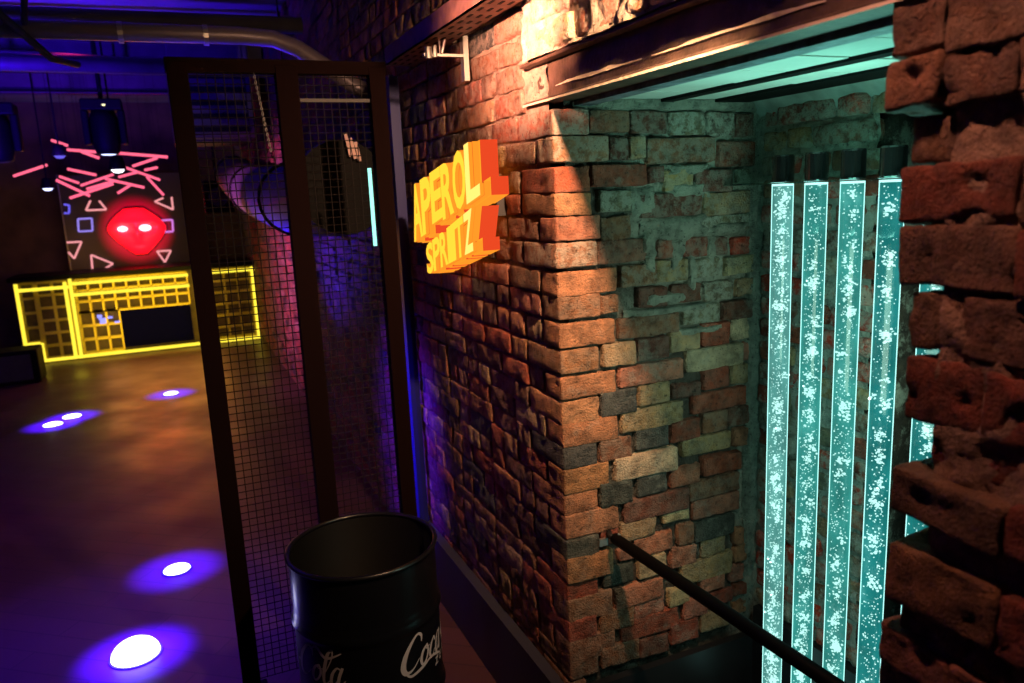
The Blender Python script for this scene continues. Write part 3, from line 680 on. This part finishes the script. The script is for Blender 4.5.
# ------------------------------------------------------------------ overhead steel and pipes
def beam(name, y, z0, z1, xa, xb_, label, w=.12):
    mb = MB(); mb.box((xa, y, z0), (xb_, y+w, z0+.015)); mb.box((xa, y, z1-.015), (xb_, y+w, z1)); mb.box((xa, y+w/2-.005, z0), (xb_, y+w/2+.005, z1))
    return tag(mb.build(name, M_dark), label, 'beam', 'dark cross beams under the ceiling')
beam('ceiling_beam', 8.75, 3.44, 3.75, -4.4, 1.09, 'deep dark cross beam under the ceiling, the one just before the pink neon tubes', .3)
beam('ceiling_beam', 5.6, 3.45, 3.60, -4.4, 1.09, 'shallow dark cross beam nearest the viewer, above the grey pipe')
beam('ceiling_beam', 11.0, 3.50, 3.75, -4.4, 1.09, 'dark cross beam farthest back, above the pink neon tubes', .2)
def pipe(name, pts, r, m, label, cat='pipe', n=14, flanges=(), mflange=None):
    t = thing(name, pts[0], label, cat)
    mb = MB(); mb.tube(pts, r, n); mb.build('tube', m, t, smooth=True)
    for f in flanges:
        mb = MB(); mb.tube([(f[0]-.012, f[1], f[2]), (f[0]+.012, f[1], f[2])], r*1.18, 16); mb.build('coupling', mflange or M_galv, t)
    return t
pipe('ceiling_pipe', [(-4, 4.5, 2.95), (.45, 4.5, 2.96), (.62, 4.5, 2.95), (.74, 4.47, 2.90), (.95, 4.42, 2.75), (1.03, 4.40, 2.69), (1.09, 4.39, 2.67)], .045, M_pipe,
     'smooth grey pipe crossing under the ceiling and bending down to the brick wall', flanges=[(-.12, 4.5, 2.955), (.28, 4.5, 2.957)])
pipe('ceiling_pipe', [(-4, 5.2, 3.14), (.9, 5.2, 3.17)], .05, M_dark, 'dark pipe running just above the bent grey pipe')
pipe('ceiling_pipe', [(-4, 6.6, 3.17), (1.05, 6.6, 3.12)], .06, M_dark, 'dark lagged pipe behind the bent grey pipe, in front of the deep beam')
pipe('ceiling_pipe', [(-1.6, 7.2, 3.32), (.7, 6.9, 3.18)], .03, M_dark, 'thin dark pipe sloping across below the ceiling')
pipe('cable_bundle', [(-.66, 4.2, 3.2), (-.60, 4.3, 2.98), (-.45, 4.6, 2.84), (-.36, 4.9, 2.86)], .018, M_dark, 'loose black cables looping over the grey pipe at the top left', 'cable')
pipe('cable_bundle', [(-.50, 4.2, 3.2), (-.49, 4.28, 3.05), (-.52, 4.4, 2.96)], .015, M_dark, 'short black cable dropping to the grey pipe beside the loose bundle', 'cable')
tr = thing('cable_tray', (.95, 3, 2.66), 'perforated cable tray running along the top of the brick wall', 'tray')
mb = MB(); mb.box((.925, 2.1, 2.640), (1.04, 3.38, 2.646)); mb.box((.925, 2.1, 2.640), (.93, 3.38, 2.71)); mb.box((1.035, 2.1, 2.640), (1.04, 3.38, 2.70)); y = 2.13
while y < 3.3:
    for x in (.95, .983, 1.015): mb.box((x-.005, y, 2.6385), (x+.005, y+.04, 2.6402), mi=1)
    y += .09
mb.build('trough', [M_tray, M_fix], tr)
for k, x in enumerate((.955, .982, 1.01)):
    mb = MB(); mb.tube([(x, 2.08, 2.662), (x+.002, 2.7, 2.664), (x, 3.37, 2.662)], .012, 8); mb.build('cable', M_fix, tr)
br = thing('wall_bracket', (1.09, 2.83, 2.56), 'shiny zinc bracket clamping the cable tray to the brick wall', 'bracket')
mb = MB(); mb.box((1.072, 2.815, 2.50), (1.092, 2.85, 2.66)); mb.build('wall_plate', M_galv, br)
mb = MB(); mb.box((.92, 2.82, 2.585), (1.075, 2.845, 2.595)); mb.build('arm', M_galv, br)
for a_, b_, r_ in (((.985, 2.81, 2.595), (1.0, 2.80, 2.655), .006), ((.935, 2.815, 2.575), (.935, 2.815, 2.615), .013), ((.96, 2.815, 2.58), (.96, 2.815, 2.622), .009)):
    mb = MB(); mb.tube([a_, b_], r_, 10); mb.build('clamp', M_galv, br)
mb = MB(); mb.tube([(.985, 2.83, 2.59), (.985, 2.83, 2.645)], .004, 6); mb.build('bolt', M_galv, br)

# sagging duct along the room wall
t = thing('ventilation_duct', (.85, 6, 2.3), 'large sagging flexible ventilation duct hung along the brick wall beyond the fence', 'duct')
pts = []
for k in range(120):
    s = k/119; y = 3.95+6.9*s; zc = 2.10+.10*((y-5.0)/3)**2 if y > 5 else 2.10+.04*(5-y)
    zc = min(zc, 2.75+.0*y); pts.append((.82+.01*s, y, zc))
rr = [.235+(.007 if k % 2 else 0) for k in range(120)]
mb = MB(); mb.tube(pts, rr, 28, cap=False); mb.build('flexible_hose', M_duct, t, smooth=True)
mb = MB(); mb.tube([(pts[0][0], 3.962, pts[0][2]), (pts[0][0], 3.968, pts[0][2])], .236, 28); mb.build('dark_opening', M_fix, t)  # dark disc put in for the shaded inside of the open duct
for y in (5.6, 8.2, 10.4):
    mb = MB()
    zc = 2.10+.10*((y-5)/3)**2
    ring = [(.82+.25*math.cos(a), y, zc+.25*math.sin(a)) for a in [2*PI*k/24 for k in range(25)]]
    mb.tube(ring, .012, 6); mb.build('clamp_ring', M_fix, t)
    mb = MB(); mb.tube([(.82, y, zc+.25), (.82, y, 3.75)], .006, 6); mb.build('hanger', M_fix, t)
mb = MB(); rnd = random.Random(8)
for k in range(3):
    x = .845+.022*k; pts = [(x, 3.93-.004*k, 2.40-.02*k), (x+.006, 3.915, 2.35-.01*k), (x+.016, 3.92, 2.29-.012*k)]
    vs = []; fs = []
    for i, p in enumerate(pts): vs += [(p[0]-.007, p[1], p[2]), (p[0]+.007, p[1]-.006, p[2]+.004)]
    mb.add(vs, [(0, 1, 3, 2), (2, 3, 5, 4)])
o = mb.build('tape_strip', mat('pale_pink_tape', (.75, .5, .45), .6), None); md = o.modifiers.new('Solidify', 'SOLIDIFY'); md.thickness = .002
tag(o, 'pale torn tape strips hanging at the near end of the duct', 'tape')
t2 = MB()
for k in range(30):
    s = k/29; p = Vector((.348+.033*s, 3.12, 2.555-.275*s)); ring = []
    ax = Vector((1, 0, 0)) if k % 2 else Vector((0, 1, 0))
    for a in range(9): ring.append(p+ax*.0035*math.cos(2*PI*a/8)+Vector((0, 0, .007))*math.sin(2*PI*a/8))
    t2.tube(ring, .0012, 5, False)
tag(t2.build('hanging_chain', M_chain), 'thin silver chain hanging beside the middle fence post', 'chain')

# dark ventilation box between the fence posts
t = thing('air_unit', (.45, 9, 3.0), 'dark boxy air handling unit hung under the ceiling behind the fence', 'air unit')
mb = MB(); mb.box((.14, 8.6, 2.76), (.92, 8.74, 3.70)); mb.box((.14, 9.06, 2.76), (.92, 9.8, 3.70)); mb.box((.2, 8.7, 2.8), (.86, 9.1, 3.42)); mb.build('casing', M_dark, t, bevel=.02)
mb = MB()
for k in range(6): mb.box((.2, 8.585, 2.82+.13*k), (.86, 8.6, 2.87+.13*k))
mb.build('louvre', M_fix, t)
mb = MB(); mb.tube([(.5, 9.5, 3.7), (.5, 9.5, 3.75)], .02, 6); mb.build('hanger', M_fix, t)
t = thing('loudspeaker', (.83, 11.5, 2.2), 'black loudspeaker on the wall above the right end of the bar', 'loudspeaker')
mb = MB(); mb.box((.45, 11.3, 1.98), (.82, 11.6, 2.42)); mb.build('cabinet', M_fix, t, bevel=.02)
mb = MB(); mb.tube([(.635, 11.29, 2.2), (.635, 11.30, 2.2)], .13, 20); mb.build('woofer', M_dark, t)
mb = MB(); mb.tube([(.635, 11.5, 2.4), (.635, 11.5, 3.75)], .015, 8); mb.build('hanger', M_fix, t)

# ------------------------------------------------------------------ stage lights
def moving_head(x, y, z, label, lens):
    t = thing('moving_head_light', (x, y, z+.45), label, 'stage light')
    mb = MB(); mb.box((x-.17, y-.13, z+.30), (x+.17, y+.13, z+.40)); mb.build('base', M_fix, t, bevel=.015)
    for s in (-1, 1):
        mb = MB(); mb.box((x+s*.15-.03, y-.07, z+.0), (x+s*.15+.03, y+.07, z+.31)); mb.build('yoke', M_fix, t, bevel=.015)
    mb = MB(); mb.lathe([(0, .28), (.09, .27), (.12, .18), (.12, -.02), (.10, -.12), (.085, -.135), (0, -.135)], (x, y, z+.05), 28); hd = mb.build('head', M_fix, t, smooth=True)
    mb = MB(); mb.lathe([(0, -.142), (.05, -.142), (.065, -.137)], (x, y, z+.05), 24)
    mb.build('lens', lens, hd)
    mb = MB(); mb.tube([(x, y, z+.40), (x, y, 3.75)], .02, 8); mb.build('clamp_pole', M_fix, t)
    mb = MB(); mb.box((x+.01, y-.135, z+.335), (x+.035, y-.13, z+.35)); mb.build('indicator', M_ledw, t)
moving_head(-.455, 8.2, 2.68, 'black moving head stage light hanging above the pink neon tubes, lit blue-white below', M_lens)
moving_head(-1.28, 8.0, 2.62, 'black moving head stage light at the left edge of the view, its lens dark', M_panel)
def small_spot(x, y, z, r, m, label):
    t = thing('ceiling_spotlight', (x, y, z), label, 'spotlight')
    mb = MB(); mb.lathe([(0, r*2.2), (r*.9, r*2.0), (r*1.25, .01), (r*1.2, 0), (r, 0.006)], (x, y, z), 24); mb.build('housing', M_fix, t, smooth=True)
    mb = MB(); mb.lathe([(0, -r*.5), (r*.6, -r*.4), (r*.98, .002), (r*.98, .01), (0, .01)], (x, y, z), 24); mb.build('lens', m, t, smooth=True)
    mb = MB(); mb.tube([(x, y, z+r*1.8), (x, y, 3.75)], .01, 6); mb.build('stem', M_fix, t)
small_spot(-.415, 8.6, 2.47, .062, M_lens2, 'small round spotlight glowing white just below the moving head light')
small_spot(-1.04, 10.0, 2.70, .06, M_lens3, 'small dim blue spotlight left of the moving head light')
small_spot(-1.324, 11.0, 2.38, .06, M_lens, 'small blue-white spotlight above the black panel at the left')

for i, (a, b) in enumerate(RODS):
    if i == 18: a = (a[0]+.002, a[1]+.25, a[2]); b = (b[0]+.002, b[1]+.25, b[2])
    t = thing('neon_tube', a, RODL[i], 'neon tube', 'pink neon tubes scattered below the ceiling')
    mb = MB(); mb.tube([a, b], .0165, 8); mb.build('lamp', M_neon, t)
    for f in (.1, .9):
        p = Vector(a).lerp(Vector(b), f)
        mb = MB(); mb.tube([p, (p.x, p.y, 3.75 if not 10.98 < p.y < 11.22 else 3.5)], .0012, 4); mb.build('suspension_wire', M_fix, t)

# ------------------------------------------------------------------ back panel with neon shapes and mask
t = thing('display_panel', (-.58, 13.36, 0), 'tall black glossy panel behind the bar carrying neon shapes and a red mask', 'panel')
mb = MB(); mb.box((-1.47, 13.36, 0), (.30, 13.42, 2.62)); mb.build('board', M_panel, t)
mb = MB(); mb.box((.285, 13.355, 0), (.31, 13.44, 2.64)); mb.box((-1.48, 13.355, 0), (-1.46, 13.44, 2.64)); mb.build('edge_trim', M_pipe, t)
def shape(name, pts, m, label, cat):
    mb = MB()
    for a, b in zip(pts, pts[1:]): mb.tube([(a[0], 13.31, a[1]), (b[0], 13.31, b[1])], .014, 8)
    a = pts[0]; mb.tube([(a[0], 13.31, a[1]), (a[0], 13.358, a[1])], .008, 6)
    tag(mb.build(name, m), label, cat)
shape('neon_triangle', [(-1.072, 2.24), (-1.149, 2.102), (-.873, 2.099), (-.955, 2.235)], M_neon2, 'pale pink open-topped neon triangle at the upper left of the black panel', 'neon shape')
shape('neon_square', [(-1.273, 1.978), (-1.087, 1.979), (-1.102, 1.793), (-1.288, 1.793), (-1.273, 1.978)], M_violet, 'violet neon square left of the red mask', 'neon shape')
shape('neon_square', [(-.154, 1.894), (.026, 1.896), (.015, 1.714), (-.165, 1.713), (-.154, 1.894)], M_violet2, 'magenta neon square right of the red mask', 'neon shape')
shape('neon_triangle', [(.057, 2.246), (.055, 2.053), (-.191, 2.189), (-.059, 2.239)], M_neon2, 'pale pink open neon triangle at the upper right of the black panel', 'neon shape')
shape('neon_triangle', [(-1.464, 1.64), (-1.27, 1.638), (-1.4, 1.393), (-1.464, 1.497)], M_neon2, 'pale pink open neon triangle under the violet square', 'neon shape')
shape('neon_triangle', [(-1.179, 1.209), (-1.169, 1.432), (-.89, 1.276), (-.998, 1.217)], M_neon2, 'pale pink neon triangle lowest on the panel, just above the bar', 'neon shape')
shape('neon_triangle', [(-.253, 1.422), (-.052, 1.419), (-.159, 1.242), (-.253, 1.422)], M_neon2, 'pale pink closed neon triangle pointing down below the magenta square', 'neon shape')
shape('neon_square', [(-1.425, 2.202), (-1.36, 2.188), (-1.376, 2.07), (-1.443, 2.074)], M_lens3, 'faint blue partial neon square at the top left corner of the panel', 'neon shape')
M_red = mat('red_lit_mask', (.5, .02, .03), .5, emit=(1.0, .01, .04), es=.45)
mk = thing('glowing_mask', (-.5, 13.1, 1.75), 'glowing red face-shaped mask with bright eyes on the black panel', 'mask')
mb = MB(); vs = []; fs = []; nu, nv = 32, 24
for j in range(nv+1):
    v = j/nv; zz = 2.10-.70*v
    hw = .42*math.sin(min(1, .22+v*1.6)*PI/2)*(1-max(0, (v-.42)/.58)**1.5*.80)
    for i in range(nu+1):
        u = 2*i/nu-1; d = math.sqrt(max(0, 1-u*u))*.17*(math.sin(PI*min(1, v*.9+.08))**.5)
        d += .07*math.exp(-(u/.13)**2)*math.exp(-((v-.55)/.16)**2)          # nose
        d -= .06*math.exp(-((abs(u)-.45)/.2)**2)*math.exp(-((v-.42)/.10)**2)  # eye sockets
        d += .04*math.exp(-((v-.30)/.06)**2)*(1-u*u)                         # brow
        d -= .03*math.exp(-(u/.3)**2)*math.exp(-((v-.80)/.03)**2)            # mouth
        vs.append((-.50+hw*u+.03*v, 13.24-d, zz))
for j in range(nv):
    for i in range(nu):
        a = j*(nu+1)+i; fs.append((a, a+1, a+nu+2, a+nu+1))
mb.add(vs, fs); face = mb.build('face', M_red, mk, smooth=True)
M_eye = glow('pink_white_eye', (1.0, .6, .75), 2.5)
for x, s in ((-.68, 1.2), (-.37, 1.45)):
    mb = MB(); mb.lathe([(0, -.035*s)]+[(.062*s*math.cos(a), .035*s*math.sin(a)) for a in (-1.1, -.6, 0, .6, 1.1)]+[(0, .035*s)], (x, 13.08, 1.80), 16); mb.build('eye', M_eye, face, smooth=True)
mb = MB(); mb.box((-.58, 13.24, 1.5), (-.42, 13.359, 1.9)); mb.build('mount', M_fix, mk)

# ------------------------------------------------------------------ bar
YB = 12.4
t = thing('bar_counter', (-.4, YB, 0), 'long bar counter with a brass lattice front outlined in yellow light strips', 'bar counter')
mb = MB(); mb.box((-2.05, YB+.22, 0), (1.08, YB+.75, 1.16)); mb.build('cladding', M_bar, t)
mb = MB(); mb.box((-2.15, YB-.08, 1.17), (1.09, YB+.8, 1.23)); mb.build('worktop', M_fix, t, bevel=.01)
def lattice(x0, x1, z0, z1, p=.19):
    mb = MB(); nx = max(1, int(round((x1-x0)/p))); nz_ = max(1, int(round((z1-z0)/p)))
    for dy in (0, .16):
        for k in range(nx+1):
            x = x0+(x1-x0)*k/nx; mb.box((x-.010, YB+dy, z0), (x+.010, YB+dy+.02, z1))
        for k in range(nz_+1):
            z = z0+(z1-z0)*k/nz_; mb.box((x0, YB+dy, z-.010), (x1, YB+dy+.02, z+.010))
    for k in range(nx+1):
        for q in range(nz_+1):
            x = x0+(x1-x0)*k/nx; z = z0+(z1-z0)*q/nz_; mb.box((x-.007, YB+.02, z-.007), (x+.007, YB+.16, z+.007))
    mb.build('lattice', M_lat, t)
lattice(-2.04, -1.86, .30, 1.13); lattice(-1.84, -1.45, .05, 1.13); lattice(-1.36, .12, .66, 1.13, .165); lattice(-1.36, -.84, .07, .66); lattice(.26, 1.02, .07, 1.13)
mb = MB(); mb.box((-.83, YB+.01, .10), (.12, YB+.2, .65)); mb.build('glass_front', M_screen, t)
def led(a, b, w_=.022):
    mb = MB(); mb.box((min(a[0], b[0])-w_, YB-.025, min(a[1], b[1])-w_), (max(a[0], b[0])+w_, YB-.005, max(a[1], b[1])+w_)); mb.build('light_strip', M_led, t)
for a, b in [((-2.06, .29), (-2.06, 1.12)), ((-2.06, .29), (-1.90, .29)), ((-1.86, .04), (-1.86, .27)), ((-1.86, .04), (-1.42, .04)), ((-2.06, 1.05), (-1.45, 1.05)), ((-1.47, .08), (-1.47, 1.1)),
             ((-1.40, .04), (-1.40, 1.14)), ((-1.40, .04), (.17, .04)), ((-1.38, 1.09), (.12, 1.09)), ((-1.36, .93), (.12, .93)), ((.28, .05), (.28, 1.12)), ((.37, .05), (.37, 1.12)), ((.28, .04), (1.06, .04)), ((.28, 1.10), (1.06, 1.10)), ((1.05, .05), (1.05, 1.12))]: led(a, b)
rnd = random.Random(77)
M_ind = glow('blue_indicator', (.3, .3, 1), 1.5)
for k in range(6):
    mb = MB(); x = -1.15+rnd.random()*.28; z = .38+.3*rnd.random()*.6; mb.box((x, YB+.14, z), (x+.05+.07*rnd.random(), YB+.15, z+.02+.03*rnd.random())); mb.build('blue_indicator', M_ind, t)
tb = thing('speaker_cabinet', (-2.2, 11.2, 0), 'low black cabinet on the floor at the left end of the bar', 'cabinet')
mb = MB(); mb.box((-2.9, 11.0, 0), (-1.72, 11.45, .42)); mb.build('case', M_fix, tb, bevel=.02)
mb = MB(); mb.box((-2.8, 10.99, .05), (-1.8, 11.0, .37)); mb.build('grille', M_dark, tb)

# ------------------------------------------------------------------ floor lights
FL = [(-.393, 3.771, .108, 'largest round floor light, nearest the viewer at the bottom left'), (-.206, 4.617, .074, 'round floor light second nearest, beside the fence post'),
      (-1.317, 8.633, .088, 'far floor light, left one of the close pair'), (-1.173, 8.868, .088, 'far floor light, right one of the close pair'), (-.228, 9.334, .078, 'small floor light farthest away, near the bar')]
M_fl = glow('white_floor_lens', (.72, .72, 1.0), 6)
for x, y, r, lb in FL:
    t = thing('floor_light', (x, y, 0), lb, 'floor light', 'round lights let into the floor')
    mb = MB(); mb.lathe([(r+.012, 0), (r+.010, .006), (r, .006), (r, .0)], (x, y, 0), 40); mb.build('ring', M_dark, t)
    mb = MB(); hd = .075 if r > .105 else .02; mb.lathe([(r*math.cos(a), .004+hd*math.sin(a)) for a in (0, .3, .6, .9, 1.2, 1.4)]+[(0, .004+hd)], (x, y, 0), 40); mb.build('lens', M_fl, t)  # nearest lens domed taller, its bloom put into the shape

# ------------------------------------------------------------------ lights
def light(name, kind, loc, energy, col, aim=None, size=.1, spot=None, blend=.5):
    l = bpy.data.lights.new(name, kind); l.energy = energy; l.color = col
    if kind == 'AREA': l.size = size
    else: l.shadow_soft_size = size
    if kind == 'SPOT': l.spot_size = math.radians(spot); l.spot_blend = blend
    o = bpy.data.objects.new(name, l); o.location = loc; C.objects.link(o)
    if aim is not None:
        o.rotation_euler = (Vector(aim)-Vector(loc)).to_track_quat('-Z', 'Y').to_euler()
    return o
light('warm_spot', 'SPOT', (.99, 1.20, 2.68), 300, (1, .56, .31), (1.26, 2.32, 2.08), .03, 103, 1)
light('wall_top_fill', 'SPOT', (.42, 1.85, 2.60), 420, (1, .42, .27), (1.1, 2.34, 2.60), .03, 52, 1)  # added lamp with no fixture, brightens the wall and ledge above the sign
for (x, y, r, lb), e in zip(FL, (26, 14, 20, 20, 12)):
    light('blue_halo_fill', 'SPOT', (x, y+.1, 3.2), e*1100, (.03, .001, 1), (x, y, 0), .04, 10.5, 1)  # added spots, no fixtures, making a blue halo round each floor light
light('blue_floor', 'SPOT', (-.7, 4.0, 3.4), 900, (.04, .001, 1), (-.42, 3.8, 0), .2, 44, 1)
light('purple_floor', 'SPOT', (-.6, 7.0, 3.4), 60, (.8, .02, .2), (-.3, 5.6, 0), .2, 70, 1)
light('blue_wall', 'SPOT', (-1.2, 3.6, 2.4), 1400, (.07, .006, 1), (1.1, 4.1, .8), .1, 30, 1)
light('violet_wall_fill', 'SPOT', (-.9, 3.0, 2.2), 12, (.45, .03, .9), (1.1, 3.1, 1.2), .1, 60, 1)  # added violet fill along the near wall, no fixture
light('purple_wall', 'SPOT', (-1.4, 7.0, 2.3), 1500, (.55, .09, .50), (1.1, 8.5, 1.5), .1, 60, 1)
light('blue_ceiling', 'SPOT', (-1.6, 5.0, 1.2), 3200, (.045, .002, 1), (-1.8, 6.5, 3.7), .1, 105, 1)
light('blue_ceiling', 'SPOT', (-1.2, 9.0, 2.2), 600, (.10, .01, 1), (-1.0, 10.6, 3.7), .1, 90, 1)
light('blue_duct', 'SPOT', (.1, 6.6, .8), 330, (.04, .008, 1), (.85, 6.0, 2.0), .1, 80, 1)
light('far_wall_fill', 'AREA', (-1.3, 12.9, 1.4), 2.5, (1, .45, .12), (-1.6, 14, 2.0), .8)  # added area lamp, warms the far wall behind the bar
light('bar_floor_fill', 'AREA', (-.3, 11.9, 1.0), 17, (1, .33, .06), (-.2, 9.8, 0), 1.6)  # added area lamp, turns the floor before the bar orange
light('bar_face_fill', 'AREA', (-.5, 12.0, .7), 22, (1, .66, .05), (-.5, 12.4, .7), 1.6)  # added area lamp in front, stands in for the strips' spill
light('mask_halo_fill', 'SPOT', (-.5, 11.2, 1.75), 2600, (1, .006, .04), (-.5, 13.3, 1.76), .03, 30, 1)  # added red spot making a round halo behind the mask
light('jamb_fill', 'SPOT', (.72, .80, 3.0), 46, (1, .46, .32), (1.1, .80, 2.28), .03, 75, 1)  # added lamp for the jamb, which the warm spot's cone misses
light('soffit_fill', 'AREA', (1.55, 1.45, 1.9), 4, (.28, 1, .80), (1.5, 1.45, 2.6), .4)  # added area lamp brightening the soffit boards, no fixture
light('teal_fill', 'AREA', (1.60, 1.25, 1.6), 4.5, (.66, 1, .76), (1.75, 2.16, 1.6), .5)  # added area fill for the recess walls, no fixture
